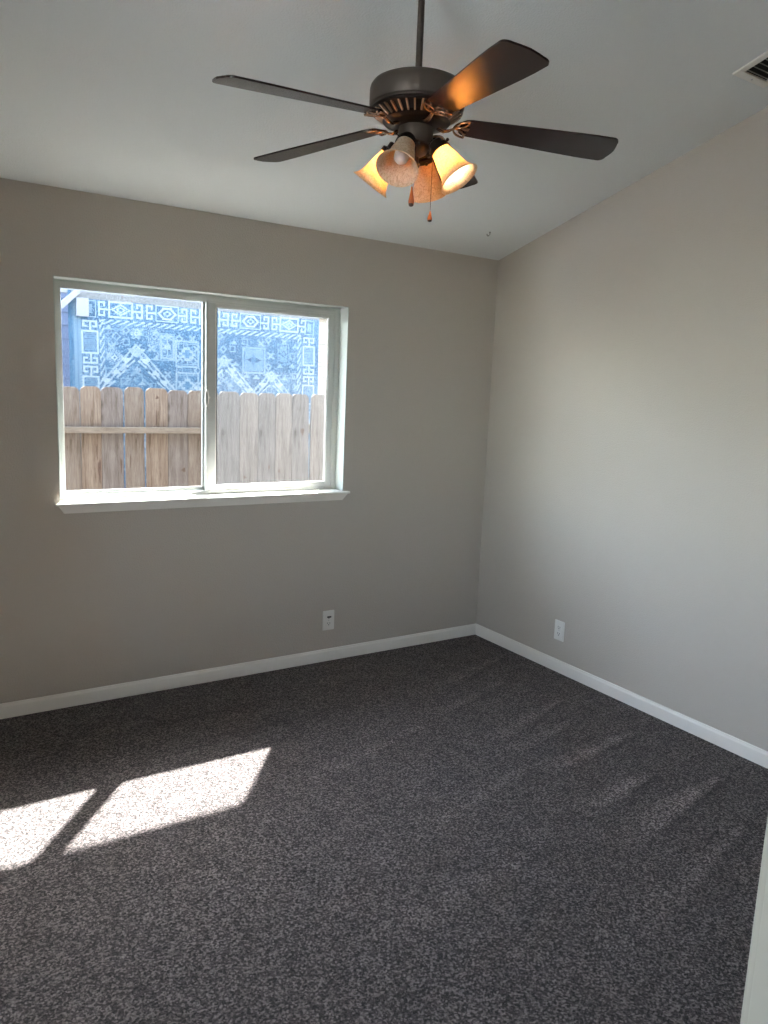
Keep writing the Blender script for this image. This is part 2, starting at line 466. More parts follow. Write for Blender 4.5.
# added window in the left wall, unseen, lets in fill light
fill_win = empty('fill_window', (XL-0.1, (LY0+LY1)/2, LZ0)); struct(fill_win, 'added white two pane window in the left wall, unseen, for fill light', 'window')
b = MB()
for y0, y1, z0, z1 in ((LY0, LY0+0.05, LZ0, LZ1), (LY1-0.05, LY1, LZ0, LZ1), (LY0+0.05, LY1-0.05, LZ0, LZ0+0.05), (LY0+0.05, LY1-0.05, LZ1-0.05, LZ1), ((LY0+LY1)/2-0.03, (LY0+LY1)/2+0.03, LZ0+0.05, LZ1-0.05)):
    b.box(XL-0.14, XL-0.08, y0, y1, z0, z1, 0.003)
local(b.build('window_frame', M_vinyl, smooth=35), fill_win)
b = MB(); b.box(XL-0.112, XL-0.108, LY0+0.045, LY1-0.045, LZ0+0.045, LZ1-0.045); local(b.build('glass_pane', M_glass), fill_win)
b = MB(); b.box(XL-0.001, XL+0.03, LY0-0.03, LY1+0.03, LZ0-0.02, LZ0+0.002, 0.003); local(b.build('sill_board', M_white), fill_win)

# stool (sill) with tapered apron
M_sill = M_white
sill = empty('window_sill', (-1.83, 0, WZ0)); tag(sill, 'white wooden window sill with horns and tapered apron under the window', 'window sill')
b = MB()
b.prism([(0.093, 1.013), (0.093, 1.019), (-0.022, 1.019), (-0.026, 1.016), (-0.026, 1.010), (-0.022, 1.006), (-0.0005, 1.006), (-0.0005, 1.013)], WX0+0.0045, WX1-0.0045, 'x')
b.prism([(-0.0005, 1.019), (-0.022, 1.019), (-0.026, 1.016), (-0.026, 1.010), (-0.022, 1.006), (-0.0005, 1.006)], WX0-0.022, WX0+0.0045, 'x')
b.prism([(-0.0005, 1.019), (-0.022, 1.019), (-0.026, 1.016), (-0.026, 1.010), (-0.022, 1.006), (-0.0005, 1.006)], WX1-0.0045, WX1+0.032, 'x')
local(b.build('stool_board', M_sill), sill)
b = MB()   # apron tapered inwards at its ends
v = [(-2.612, -0.0005, 1.006), (-1.046, -0.0005, 1.006), (-2.585, -0.0005, 0.968), (-1.075, -0.0005, 0.968)]
w = [(-2.612, -0.020, 1.006), (-1.046, -0.020, 1.006), (-2.585, -0.009, 0.968), (-1.075, -0.009, 0.968)]
V = [b.bm.verts.new(p) for p in v + w]
for f in ((0,1,3,2), (4,6,7,5), (0,4,5,1), (2,3,7,6), (0,2,6,4), (1,5,7,3)): b.bm.faces.new([V[i] for i in f])
local(b.build('apron', M_sill), sill)

# ------------------------------------------------------------------ ceiling fan
FC = Vector((-1.792, -1.672, 2.449))
fan = empty('ceiling_fan', FC, 'bronze ceiling fan with five dark wood blades and four bell glass shades', 'ceiling fan')
M_bronze = mat('antique_bronze', srgb(84, 75, 68), 0.5, 0.6)
M_copper = mat('brushed_copper_bronze', srgb(158, 126, 102), 0.26, 0.95)
M_fin = mat('rubbed_copper', srgb(205, 176, 150), 0.3, 0.9)
M_dkbronze = mat('dark_bronze', srgb(46, 38, 34), 0.4, 0.8)
def fpart(mb, name, m, smooth=40, parent=None): return mb.build(name, m, parent or fan, smooth)
cz = 2.44 - SL*FC.y - FC.z          # ceiling above the hub, local
# canopy and downrod
b = MB().lathe([(0.0, cz+0.02), (0.062, cz+0.02), (0.062, cz-0.01), (0.052, cz-0.022), (0.035, cz-0.032), (0.016, cz-0.037), (0.0, cz-0.037)], 48)
fpart(b, 'canopy', M_bronze)
b = MB().lathe([(0, cz-0.03), (0.0105, cz-0.03), (0.0105, 0.125), (0.0175, 0.123), (0.0175, 0.108), (0, 0.108)], 32)
fpart(b, 'downrod', M_bronze)
# motor housing
b = MB().lathe([(0, 0.112), (0.112, 0.112), (0.128, 0.110), (0.141, 0.104), (0.148, 0.094), (0.150, 0.084), (0.150, 0.042), (0.148, 0.038), (0.141, 0.036), (0.139, 0.032), (0, 0.032)], 72)
fpart(b, 'motor_housing', M_bronze)
# vented ring under it, dark recess plus copper-edged fins
b = MB().lathe([(0.134, 0.034), (0.134, 0.026), (0.120, 0.016), (0.094, -0.002), (0.060, -0.004), (0.0, -0.004), (0.0, 0.034)], 64)
fpart(b, 'vent_core', mat('vent_black', srgb(16, 14, 14), 0.5))
b = MB().lathe([(0.132, 0.033), (0.143, 0.031), (0.146, 0.026), (0.142, 0.020), (0.132, 0.019), (0.128, 0.025)], 72)
b.lathe([(0.102, 0.004), (0.106, 0.000), (0.107, -0.005), (0.102, -0.010), (0.088, -0.013), (0.070, -0.017), (0.052, -0.020), (0.0, -0.020), (0.0, 0.000), (0.092, 0.000)], 64)
ring = fpart(b, 'vent_ring', M_dkbronze)
b = MB()
NF = 34
for k in range(NF):
    a = 2*pi*k/NF
    mx = Matrix.Rotation(a, 4, 'Z')
    b.prism([(0.101, 0.001), (0.104, -0.004), (0.140, 0.019), (0.136, 0.025)], -0.0026, 0.0026, 'y', mx)
fpart(b, 'vent_fins', M_fin, None)
# switch housing under the blades
b = MB().lathe([(0, -0.018), (0.053, -0.018), (0.055, -0.024), (0.055, -0.062), (0.052, -0.070), (0.044, -0.074), (0.044, -0.082), (0.036, -0.096), (0.022, -0.104), (0.013, -0.108), (0.013, -0.122), (0.018, -0.128), (0.016, -0.136), (0.008, -0.142), (0.005, -0.150), (0.0, -0.152)], 48)
fpart(b, 'switch_housing', M_bronze)

# blades and irons
M_blade = mat('dark_walnut_blade', srgb(44, 24, 24), 0.24, spec=0.38)
_n = noise(M_blade, 4.0, 6, 0.6, mapping=(1.2, 22, 22))
_r2 = ramp(M_blade, _n.outputs[0], [(0.3, srgb(18, 9, 10)), (0.7, srgb(46, 20, 18))])
lk(M_blade, _r2.outputs[0], bsdf(M_blade).inputs['Base Color'])
def blade_outline():
    pts = []
    x0, x1 = 0.140, 0.662
    h0, h1 = 0.044, 0.070
    def hw(x): return h0 + (h1-h0)*min(1, (x-x0)/(x1-x0)*1.25)
    # root rounding
    up = []
    for k in range(9):
        a = pi/2*k/8
        up.append((x0 + 0.04 - 0.04*cos(a), 0.018 + (hw(x0+0.04)-0.018)*sin(a)))
    for k in range(1, 8):
        x = x0+0.04 + (x1-0.03-x0-0.04)*k/8
        up.append((x, hw(x)))
    for k in range(9):
        a = pi/2*k/8
        up.append((x1-0.030 + 0.022*sin(a), h1-0.026 + 0.026*cos(a)))
    # slightly bowed end
    up.append((x1-0.004, h1*0.4)); up.append((x1, 0.0))
    return up + [(x, -y) for x, y in reversed(up[:-1])]
OUT = blade_outline()
BT = 0.0055
def blade_mesh(b):
    n = len(OUT)
    e = 0.0015
    rings = []
    for z, s_ in ((0, 1), (BT, 1)):
        rings.append([b.bm.verts.new((x, y, z)) for x, y in OUT])
    b.bm.faces.new(rings[0][::-1]); b.bm.faces.new(rings[1])
    for i in range(n): b.bm.faces.new([rings[0][i], rings[0][(i+1) % n], rings[1][(i+1) % n], rings[1][i]])
def leaf(b, ang, mx, L=0.062, wd=0.0125, x0=0.122):
    pts = []
    for k in range(28):
        t = 2*pi*k/28
        u = (1-cos(t))/2
        s_ = sin(t)
        pts.append((L*u, wd*s_*(abs(sin(pi*u))**0.35 if 0 < u < 1 else 0), 0))
    R = mx @ Matrix.Translation((x0, 0, -0.004)) @ Matrix.Rotation(ang, 4, 'Z')
    b.tube([R @ Vector(p) for p in pts], 0.0036, 8, closed=True)
PITCH = radians(10.5); DROOP = radians(3.1)
base_ang = 185.64
offs = [-4.5, -0.6, -2.6, 5.9, 1.8]
for i in range(5):
    ang = radians(base_ang - 72*i + offs[i])
    mx = Matrix.Rotation(ang, 4, 'Z') @ Matrix.Rotation(DROOP, 4, 'Y') @ Matrix.Rotation(-PITCH, 4, 'X')
    b = MB(); blade_mesh(b)
    bl = b.build('blade', M_blade, fan)
    bl.matrix_local = mx
    # iron: curved arm from the flywheel to a fork of open leaves under the blade root
    b = MB()
    arm = [(0.060, 0, -0.004), (0.074, 0, -0.014), (0.090, 0, -0.019), (0.106, 0, -0.015), (0.118, 0, -0.008), (0.126, 0, -0.005)]
    b.tube(arm, [0.012, 0.010, 0.0085, 0.0075, 0.006, 0.005], 10, flat=0.55)
    leaf(b, radians(48), Matrix.Identity(4)); leaf(b, radians(-48), Matrix.Identity(4))
    b.box(0.124, 0.172, -0.008, 0.008, -0.0035, 0.0, 0.0012)
    for sx, sy in ((0.164, 0.028), (0.164, -0.028), (0.160, 0.0)):
        b.lathe([(0, -0.004), (0.0045, -0.003), (0.005, 0.0005)], 10, Matrix.Translation((sx, sy, 0)))
    ir = b.build('blade_iron', M_copper, fan, 60)
    ir.matrix_local = mx

# light kit
M_shade = bpy.data.materials.new('alabaster_glass'); M_shade.use_nodes = True
_t = M_shade.node_tree; pb = _t.nodes['Principled BSDF']
pb.inputs['Base Color'].default_value = srgb(236, 214, 178); pb.inputs['Roughness'].default_value = 0.35
_tl = _t.nodes.new('ShaderNodeBsdfTranslucent'); _x = _t.nodes.new('ShaderNodeMixShader'); _x.inputs[0].default_value = 0.55
_n = noise(M_shade, 38, 4, 0.7); _n.inputs['Distortion'].default_value = 2.5
_rr = ramp(M_shade, _n.outputs[0], [(0.36, srgb(232, 198, 144)), (0.47, srgb(232, 198, 144)), (0.50, srgb(190, 140, 80)), (0.53, srgb(232, 198, 144))])
_t.links.new(_rr.outputs[0], _tl.inputs[0])
_rr2 = ramp(M_shade, _n.outputs[0], [(0.45, srgb(242, 234, 214)), (0.50, srgb(200, 178, 144)), (0.55, srgb(242, 234, 214))])
_t.links.new(_rr2.outputs[0], pb.inputs['Base Color'])
_t.links.new(pb.outputs[0], _x.inputs[1]); _t.links.new(_tl.outputs[0], _x.inputs[2])
_t.links.new(_x.outputs[0], _t.nodes['Material Output'].inputs[0])
def emis(name, col, s_):
    m = mat(name, col, 0.4)
    bsdf(m).inputs['Emission Color'].default_value = col
    bsdf(m).inputs['Emission Strength'].default_value = s_
    return m
M_bulb_on = emis('lit_bulb', (1.0, 0.79, 0.52, 1), 21)
M_bulb_off = mat('unlit_bulb', srgb(206, 190, 182), 0.3)
M_bulbbase = mat('bulb_base', srgb(150, 140, 130), 0.4, 0.8)
SH = [(0.0290, 0.000), (0.0300, 0.012), (0.0335, 0.026), (0.0375, 0.042), (0.0405, 0.058), (0.0435, 0.074), (0.0485, 0.090), (0.0565, 0.104), (0.0665, 0.115)]
shade_prof = SH + [(r-0.0028, z+0.0002) for r, z in reversed(SH)] + [SH[0]]
for k, (az, lit) in enumerate(((126, True), (-144, False), (-54, True), (36, False))):
    a = radians(az)
    d = Vector((cos(a)*cos(radians(53)), sin(a)*cos(radians(53)), -sin(radians(53))))
    p0 = Vector((cos(a)*0.082, sin(a)*0.082, -0.090))
    mx = Matrix.Translation(p0) @ d.to_track_quat('Z', 'X').to_matrix().to_4x4()
    b = MB()
    b.tube([(cos(a)*0.030, sin(a)*0.030, -0.060), (cos(a)*0.052, sin(a)*0.052, -0.066), tuple(p0 - d*0.022)], [0.010, 0.010, 0.012], 12)
    b.lathe([(0, -0.030), (0.018, -0.030), (0.022, -0.026), (0.023, -0.010), (0.033, -0.006), (0.034, 0.008), (0.031, 0.008), (0.030, -0.002), (0, -0.002)], 32, mx)
    for s_ in (0, 120, 240):
        R = mx @ Matrix.Rotation(radians(s_+30), 4, 'Z') @ Matrix.Translation((0.034, 0, 0.002)) @ Matrix.Rotation(pi/2, 4, 'Y')
        b.lathe([(0, 0), (0.002, 0), (0.002, 0.006), (0.005, 0.007), (0.005, 0.012), (0, 0.0125)], 10, R)
    h = fpart(b, 'shade_holder', M_dkbronze, 40)
    b = MB().lathe(shade_prof, 64, mx)
    sh = fpart(b, 'lamp_shade', M_shade, 60)
    b = MB().lathe([(0, 0.004), (0.0130, 0.004), (0.0140, 0.024), (0.0200, 0.040), (0.0235, 0.056), (0.0215, 0.070), (0.0140, 0.080), (0.006, 0.0835), (0, 0.084)], 32, mx)
    bu = fpart(b, 'bulb', M_bulb_on if lit else M_bulb_off, 60, h)
    bu['label'] = 'glowing warm bulb' if lit else 'unlit white bulb'

# pull chains with teardrop wooden fobs
M_fob = mat('amber_wood', srgb(176, 92, 44), 0.35)
M_fobtip = mat('dark_fob_cap', srgb(50, 32, 26), 0.4)
M_chain = mat('brass_chain', srgb(120, 96, 74), 0.35, 0.9)
def chain(x, y, z0, z1, big, fat):
    b = MB(); n = int((z0 - z1)/0.0045)
    b.tube([(x, y, z0), (x, y, z1)], 0.0008, 6)
    for i in range(n):
        b.lathe([(0, -0.0014), (0.0012, -0.0007), (0.0014, 0), (0.0012, 0.0007), (0, 0.0014)], 6, Matrix.Translation((x, y, z0 - i*0.0045)))
    c = fpart(b, 'pull_chain', M_chain, 60)
    s_ = big
    mx = Matrix.Translation((x, y, z1))
    b = MB().lathe([(0, 0.001), (0.0016*fat, 0), (0.0022*fat, -0.008*s_), (0.0042*fat, -0.022*s_), (0.0062*fat, -0.034*s_), (0.0064*fat, -0.040*s_), (0.0056*fat, -0.044*s_), (0, -0.044*s_)], 20, mx)
    fo = fpart(b, 'fob', M_fob, 60, c)
    b = MB().lathe([(0, -0.043*s_), (0.0058*fat, -0.043*s_), (0.0052*fat, -0.0475*s_), (0.003*fat, -0.050*s_), (0, -0.0505*s_)], 20, mx)
    fpart(b, 'fob_cap', M_fobtip, 60, c)
_rt = Vector((0.844, -0.535, 0)); _tw = Vector((-0.541, -0.841, 0))
p = _rt*-0.006 + _tw*0.048
chain(p.x, p.y, -0.075, -0.208, 1.18, 1.45)
p = _rt*0.056 + _tw*0.022
chain(p.x, p.y, -0.068, -0.272, 0.66, 1.25)

# ------------------------------------------------------------------ outlets
def outlet(loc, rz, label, plugged):
    r = empty('wall_outlet', loc, label, 'outlet', 'duplex wall outlets')
    r.rotation_euler.z = rz
    # local: x along wall, -y into room
    b = MB().box(-0.0385, 0.0385, -0.0065, 0.0, -0.0595, 0.0595, 0.004, 3); b.build('cover_plate', M_plate, r, 40)
    for s_ in (1, -1):
        zc = s_*0.0195
        b = MB()
        pts = [(0.017*cos(t), max(-0.0135, min(0.0135, 0.0175*sin(t))) + zc) for t in [2*pi*k/32 for k in range(32)]]
        b.prism(pts, -0.0085, -0.006, 'y')
        f = b.build('receptacle', M_plate, r)
        b = MB()
        b.box(-0.0085, -0.0058, -0.0090, -0.0084, zc-0.001, zc+0.0075); b.box(0.0058, 0.0085, -0.0090, -0.0084, zc-0.001, zc+0.0065)
        b.lathe([(0, 0), (0.003, 0), (0.003, 0.0006), (0, 0.0006)], 14, Matrix.Translation((0, -0.0084, zc-0.0072)) @ Matrix.Rotation(pi/2, 4, 'X'))
        b.build('slots', M_dark, f)
    b = MB().lathe([(0, 0.0015), (0.003, 0.001), (0.0035, 0)], 14, Matrix.Translation((0, -0.0064, 0)) @ Matrix.Rotation(pi/2, 4, 'X'))
    b.build('screw', M_chrome, r, 60)
    if plugged:
        b = MB(); b.box(-0.012, 0.015, -0.013, -0.0088, 0.017, 0.026, 0.002)
        b.build('socket_cap', M_dark, r, 60)
    return r
outlet((-1.141, 0, 0.249), 0, 'white outlet below the window wall, with a dark mark in its top socket', True)
outlet((0, -0.760, 0.250), -pi/2, 'white duplex outlet low on the bare right wall', False)

# ------------------------------------------------------------------ ceiling register
th = math.atan(SL)
vent = empty('ceiling_vent', (-0.270, -1.782, 2.44 + SL*1.782), 'white ceiling air vent with dark louvers at the top right corner', 'vent')
vent.rotation_euler.x = -th          # local x across, -y up the slope, z normal to the ceiling
b = MB()
VX0, VX1, VL = -0.107, 0.107, 0.40
fr = 0.032
def fbar(x0, x1, y0, y1): b.box(x0, x1, y0, y1, -0.008, 0.0, 0.0025, 2)
fbar(VX0, VX1, -fr, 0); fbar(VX0, VX1, -VL, -VL+fr); fbar(VX0, VX0+fr, -VL+fr-0.003, -fr+0.003); fbar(VX1-fr, VX1, -VL+fr-0.003, -fr+0.003)
b.build('vent_frame', M_white, vent, 40)
b = MB().box(VX0+fr, VX1-fr, -VL+fr, -fr, -0.0008, -0.0002); b.build('duct_opening', M_dark, vent)
M_louver = mat('grey_louver', srgb(150, 148, 140), 0.5)
ns = 14
for k in range(ns):
    y = -fr - 0.012 - k*(VL-2*fr-0.02)/(ns-1)
    b = MB().box(VX0+fr-0.002, VX1-fr+0.002, -0.0075, 0.0075, -0.0006, 0.0006, mx=Matrix.Translation((0, y, -0.0052)) @ Matrix.Rotation(radians(38), 4, 'X'))
    b.build('louver', M_louver, vent)
b = MB().lathe([(0, -0.0105), (0.003, -0.0098), (0.004, -0.008)], 12, Matrix.Translation((0.0, -fr/2, 0))); b.build('screw', M_chrome, vent, 60)

# small hook in the ceiling near the corner
hp = Vector((-0.336, -0.306, 2.44 + SL*0.306))
hook = MB()
hook.lathe([(0, 0.0), (0.006, 0.0), (0.005, -0.003), (0, -0.004)], 16, Matrix.Translation(hp))
hook.tube([hp + Vector(p) for p in ((0, 0, 0.0), (0, 0, -0.012), (-0.006, 0, -0.020), (-0.014, 0, -0.024), (-0.020, 0, -0.020), (-0.021, 0, -0.013))], 0.0026, 8)
tag(hook.build('ceiling_hook', mat('grey_hook', srgb(130, 128, 122), 0.4), None, 60, origin=hp), 'tiny grey hook screwed into the ceiling near the corner', 'hook')

# ------------------------------------------------------------------ outside: eave, ground, fence, rug, neighbour
M_stucco = mat('cream_stucco', srgb(196, 186, 168), 0.9)
b = MB().prism([(T, 2.34), (0.60, 2.222), (0.60, 2.222+0.15), (T, 2.62)], XL-1.6, 1.6, 'x')
struct(b.build('trim_1', M_white), 'white roof eave outside above the window', 'eave')
b = MB()  # added dark skin on the outer wall, cuts bounce onto the fence
b.box(XL-1.0, WX0-0.02, T+0.001, T+0.02, -0.35, 2.34); b.box(WX1+0.02, 1.4, T+0.001, T+0.02, -0.35, 2.34)
b.box(WX0-0.02, WX1+0.02, T+0.001, T+0.02, -0.35, WZ0-0.02); b.box(WX0-0.02, WX1+0.02, T+0.001, T+0.02, WZ1+0.01, 2.34)
struct(b.build('wall_exterior', mat('low_bounce_skin', srgb(112, 100, 88), 0.9)), 'unseen outer skin of the window wall, dark to cut bounced light', 'wall')
b = MB().box(-16, XL-0.3, -14, 6, -0.36, -0.30)  # added pale ground that bounces sunlight in through the left window
struct(b.build('bounce_ground', mat('bounce_concrete', srgb(170, 171, 172), 0.9)), 'added unseen concrete yard left of the house, pale to bounce light in', 'ground')
M_ground = mat('bounce_gravel', srgb(120, 108, 92), 0.95)  # unseen ground, made pale to throw light up into the room
_n = noise(M_ground, 20, 5, 0.6); _r3 = ramp(M_ground, _n.outputs[0], [(0.3, srgb(178, 170, 158)), (0.7, srgb(206, 198, 186))])
lk(M_ground, _r3.outputs[0], bsdf(M_ground).inputs['Base Color'])
b = MB().box(-9, 6, -6, 12, -0.5, -0.35)
struct(b.build('ground', M_ground), 'unseen ground between the house and the fence, made pale to bounce light', 'ground')

WOODS_L = [wood_mat('weathered_cedar_%s' % n, srgb(51, 41, 34), c, l, seed=k*3.7) for k, (n, c, l) in enumerate((
    ('tan', srgb(93, 85, 79), srgb(115, 109, 104)), ('grey', srgb(88, 83, 81), srgb(112, 107, 106)), ('warm', srgb(98, 87, 78), srgb(119, 110, 102))))]
WOODS_R = [wood_mat('hazed_cedar_%s' % n, srgb(52, 47, 45), c, l, seed=20+k*3.1) for k, (n, c, l) in enumerate((
    ('pale', srgb(90, 87, 84), srgb(109, 106, 103)), ('cool', srgb(83, 82, 81), srgb(103, 101, 100))))]  # haze of the right pane is put into these grey wood tones
M_rail = wood_mat('cedar_rail', srgb(72, 64, 57), srgb(104, 97, 89), srgb(120, 113, 106), seed=9, along='x')
M_knot = mat('dark_knot', srgb(62, 44, 36), 0.8)
def picket(x0, x1, y, ztop, m, root, tilt=0.0, dy=0.0):
    c = 0.026
    pts = [(x0, -0.35), (x1, -0.35), (x1, ztop-c*1.1), (x1-c*0.35, ztop-c*0.45), (x1-c, ztop), (x0+c, ztop), (x0+c*0.35, ztop-c*0.45), (x0, ztop-c*1.1)]
    b = MB().prism([(p[0] + tilt*(p[1]-1.0), p[1]) for p in pts], y+dy, y+dy+0.016, 'y')
    o = b.build('picket', m, None, None, origin=((x0+x1)/2, y, -0.35)); return local(o, root)
fL = empty('wooden_fence', (-2.4, 1.22, -0.35), 'weathered brown wooden fence with a cross rail, seen through the left pane', 'fence', None)
FYL = 1.220
bL = [-3.37, -3.23, -3.09, -2.95, -2.81, -2.67, -2.54, -2.405, -2.273, -2.148, -2.007, -1.874, -1.724, -1.590, -1.462]
gaps = {10: 0.010, 11: 0.004, 9: 0.003, 12: 0.003}
for i in range(len(bL)-1):
    g1 = 0.5*(0.012 if i in (9, 10) else 0.003); g0 = 0.5*(0.012 if i in (10, 11) else 0.003)
    picket(bL[i]+g0, bL[i+1]-g1, FYL, 1.556 + random.uniform(-0.006, 0.006), WOODS_L[(i*2+1) % 3], fL, random.uniform(-0.003, 0.003))
b = MB().box(-3.36, -1.463, FYL-0.038, FYL, 1.268, 1.306, 0.002); local(b.build('rail', M_rail), fL)
b = MB().box(-3.36, -1.463, FYL-0.038, FYL, 0.20, 0.29, 0.002); local(b.build('rail', M_rail), fL)
# knots and splits on the boards
def blob(x, z, rx, rz, root, y, name='knot'):
    b = MB(); pts = []
    for k in range(18):
        t = 2*pi*k/18; r_ = 1 + 0.25*sin(3*t+x*9)
        pts.append((x + rx*r_*cos(t), z + rz*r_*sin(t)))
    b.prism(pts, y-0.0012, y+0.0005, 'y'); return local(b.build(name, M_knot), root)
blob(-1.795, 1.50, 0.010, 0.010, fL, FYL); blob(-1.62, 1.02, 0.012, 0.014, fL, FYL)
blob(-2.165, 1.03, 0.009, 0.07, fL, FYL, 'split'); blob(-2.178, 1.15, 0.004, 0.05, fL, FYL, 'split')
blob(-2.03, 1.06, 0.006, 0.05, fL, FYL, 'split'); blob(-1.97, 1.09, 0.004, 0.04, fL, FYL, 'split'); blob(-1.80, 1.36, 0.005, 0.05, fL, FYL, 'split')

fR = empty('wooden_fence', (-0.6, 1.20, -0.35), 'wooden fence of plain boards, pane haze put into its grey, seen through the right pane', 'fence', None)
FYR = 1.200
bR = [-1.458, -1.383, -1.230, -1.091, -0.959, -0.824, -0.678, -0.540, -0.40, -0.26, -0.12, 0.02, 0.16, 0.30]
for i in range(len(bR)-1):
    tl = -0.020 if i == 5 else random.uniform(-0.002, 0.002)
    picket(bR[i]+0.0015, bR[i+1]-(0.010 if i == 5 else 0.0015), FYR, 1.557 + random.uniform(-0.006, 0.006), WOODS_R[i % 2], fR, tl if i == 5 else tl)
for z in (1.27, 0.22):
    b = MB().box(-1.456, 0.30, FYR+0.0165, FYR+0.055, z, z+0.07, 0.002); local(b.build('rail', M_rail), fR)
nb = MB()
for i in range(len(bR)-1):
    for x in (bR[i]+0.03, bR[i+1]-0.03):
        nb.lathe([(0, -0.001), (0.0032, -0.0008), (0.0034, 0.001)], 8, Matrix.Translation((x, FYR-0.0003, 1.303)) @ Matrix.Rotation(pi/2, 4, 'X'))
nl = local(nb.build('nail_heads', M_knot), fR); nl['kind'] = 'stuff'
blob(-0.745, 1.285, 0.014, 0.024, fR, FYR); blob(-1.005, 1.03, 0.007, 0.012, fR, FYR); blob(-0.925, 1.0, 0.008, 0.010, fR, FYR); blob(-1.19, 0.96, 0.012, 0.010, fR, FYR)

# patterned outdoor rug hung from the neighbour's patio beam
RX0, RX1, RZ0, RZ1, RY = -2.155, -0.105, 0.80, 2.232, 2.20
CW = 0.0072
NX = int((RX1-RX0)/CW); NZ = int((RZ1-RZ0)/CW)
A = [[0.0]*NX for _ in range(NZ)]      # 0 blue ... 1 white; row 0 at the top
def px(x, y, v):
    x = int(round(x)); y = int(round(y))
    if 0 <= x < NX and 0 <= y < NZ: A[y][x] = v
def rect(x0, y0, x1, y1, v, w=2):
    for x in range(int(x0), int(x1)+1):
        for y in range(int(y0), int(y1)+1):
            if min(x-x0, x1-x, y-y0, y1-y) < w: px(x, y, v)
def fill(x0, y0, x1, y1, v):
    for x in range(int(x0), int(x1)+1):
        for y in range(int(y0), int(y1)+1): px(x, y, v)
def dia(cx, cy, rx, ry, v, w=2.0, cut=None):
    for x in range(int(cx-rx)-1, int(cx+rx)+2):
        for y in range(int(cy-ry)-1, int(cy+ry)+2):
            d = abs(x-cx)/rx + abs(y-cy)/ry
            if cut is not None: d = max(abs(x-cx)/rx + 0.5*abs(y-cy)/ry, abs(y-cy)/ry)
            if d <= 1 and (w is None or d > 1 - w/min(rx, ry)): px(x, y, v)
def tri(cx, y0, hw_, h_, v, up=1):
    for j in range(h_):
        k = hw_*(j/h_ if up > 0 else 1-j/h_)
        for x in range(int(cx-k), int(cx+k)+1): px(x, y0+j, v)
def line(x0, y0, x1, y1, v, w=1.0):
    n = int(max(abs(x1-x0), abs(y1-y0))*2)+1
    for i in range(n+1):
        x = x0+(x1-x0)*i/n; y = y0+(y1-y0)*i/n
        for a in (range(-int(w), int(w)+1)): px(x+a*0.5, y, v)
# field speckle and plain margins
rnd = random.Random(3)
for y in range(NZ):
    for x in range(NX):
        A[y][x] = 0.06 + 0.7*rnd.random()*rnd.random() + 0.10*sin(x*0.11+1)*sin(y*0.09)
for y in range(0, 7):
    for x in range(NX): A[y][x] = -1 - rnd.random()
for x in range(0, 3):
    for y in range(NZ): A[y][x] = 0.20
for y in range(7, NZ):
    for x in range(4, 12):
        A[y][x] = (0.85 if (x+y) % 3 == 0 else 0.35) if x in (5, 6, 10, 11) else 0.3 + 0.4*((x*y) % 2)
def hookE(x, y, s_, horiz=True):
    """a bracket motif about 12 cells across"""
    q = [(0,0,6,1),(0,0,1,14),(0,13,6,14),(5,0,6,4),(5,10,6,14),(1,7,9,8)]
    for a, b_, c, d in q:
        if s_ < 0: a, c = 9-c, 9-a
        if horiz: fill(x+a, y+b_, x+c, y+d, 0.9)
        else: fill(x+b_, y+a, x+d, y+c, 0.9)
# top border
x = 29; k = 0
while x < NX - 24:
    hookE(x, 8, 1); bx = x+10
    rect(bx, 7, bx+24, 23, 0.9, 1 if k % 2 else 2)
    dia(bx+12, 15, 10, 6, 0.95, 1.8, cut=1 if k % 2 else None); dia(bx+12, 15, 4.5, 3.2, 0.95, 1.4)
    hookE(bx+25, 8, -1)
    x += 48; k += 1
# side borders
for sx in (13, NX-21):
    y = 28; k = 0
    while y < NZ - 10:
        hookE(sx, y, 1, False)
        rect(sx-1, y+10, sx+15, y+33, 0.9, 1.3)
        for yy in range(int(y+13), int(y+31), 2):
            for xx in range(sx+2, sx+14):
                if (xx + yy//2) % 2: px(xx, yy, 0.7)
        hookE(sx, y+34, -1, False)
        y += 46
    rect(sx+1, 8, sx+13, 24, 0.75, 1); fill(sx+5, 12, sx+9, 20, 0.6)
# barber stripe
for x in range(30, NX-24):
    for y in range(26, 31):
        if ((x + (y-26)*1.8) % 8) < 3.2: px(x, y, 0.92)
for sx in (30, NX-29):
    for y in range(26, NZ):
        for x in range(sx, sx+5):
            if ((y + (x-sx)*1.8) % 8) < 3.2: px(x, y, 0.88)
# field medallions (rows continue below the fence line)
def flower(cx, cy, r):
    for a in range(0, 360, 12):
        for q in (1.0, 0.72):
            rr_ = r*q*(1+0.18*cos(radians(a*6)))
            px(cx+rr_*cos(radians(a)), cy+rr_*sin(radians(a)), 0.8)
    dia(cx, cy, r*0.45, r*0.45, 0.95, 1.5); px(cx, cy, 0.0); px(cx+1, cy, 0.0)
for gy in range(37, NZ-6, 13):
    for gx in range(40, NX-32, 15):
        jx, jy = gx + rnd.randint(-3, 3), gy + rnd.randint(-3, 3); kd = rnd.randint(0, 3)
        if kd == 0: dia(jx, jy, 4, 4, 0.72, 1.3)
        elif kd == 1: line(jx-3, jy-3, jx+3, jy+3, 0.7); line(jx-3, jy+3, jx+3, jy-3, 0.7)
        elif kd == 2: rect(jx-3, jy-3, jx+3, jy+3, 0.66, 1)
        else: tri(jx, jy-3, 4, 5, 0.7, 1)
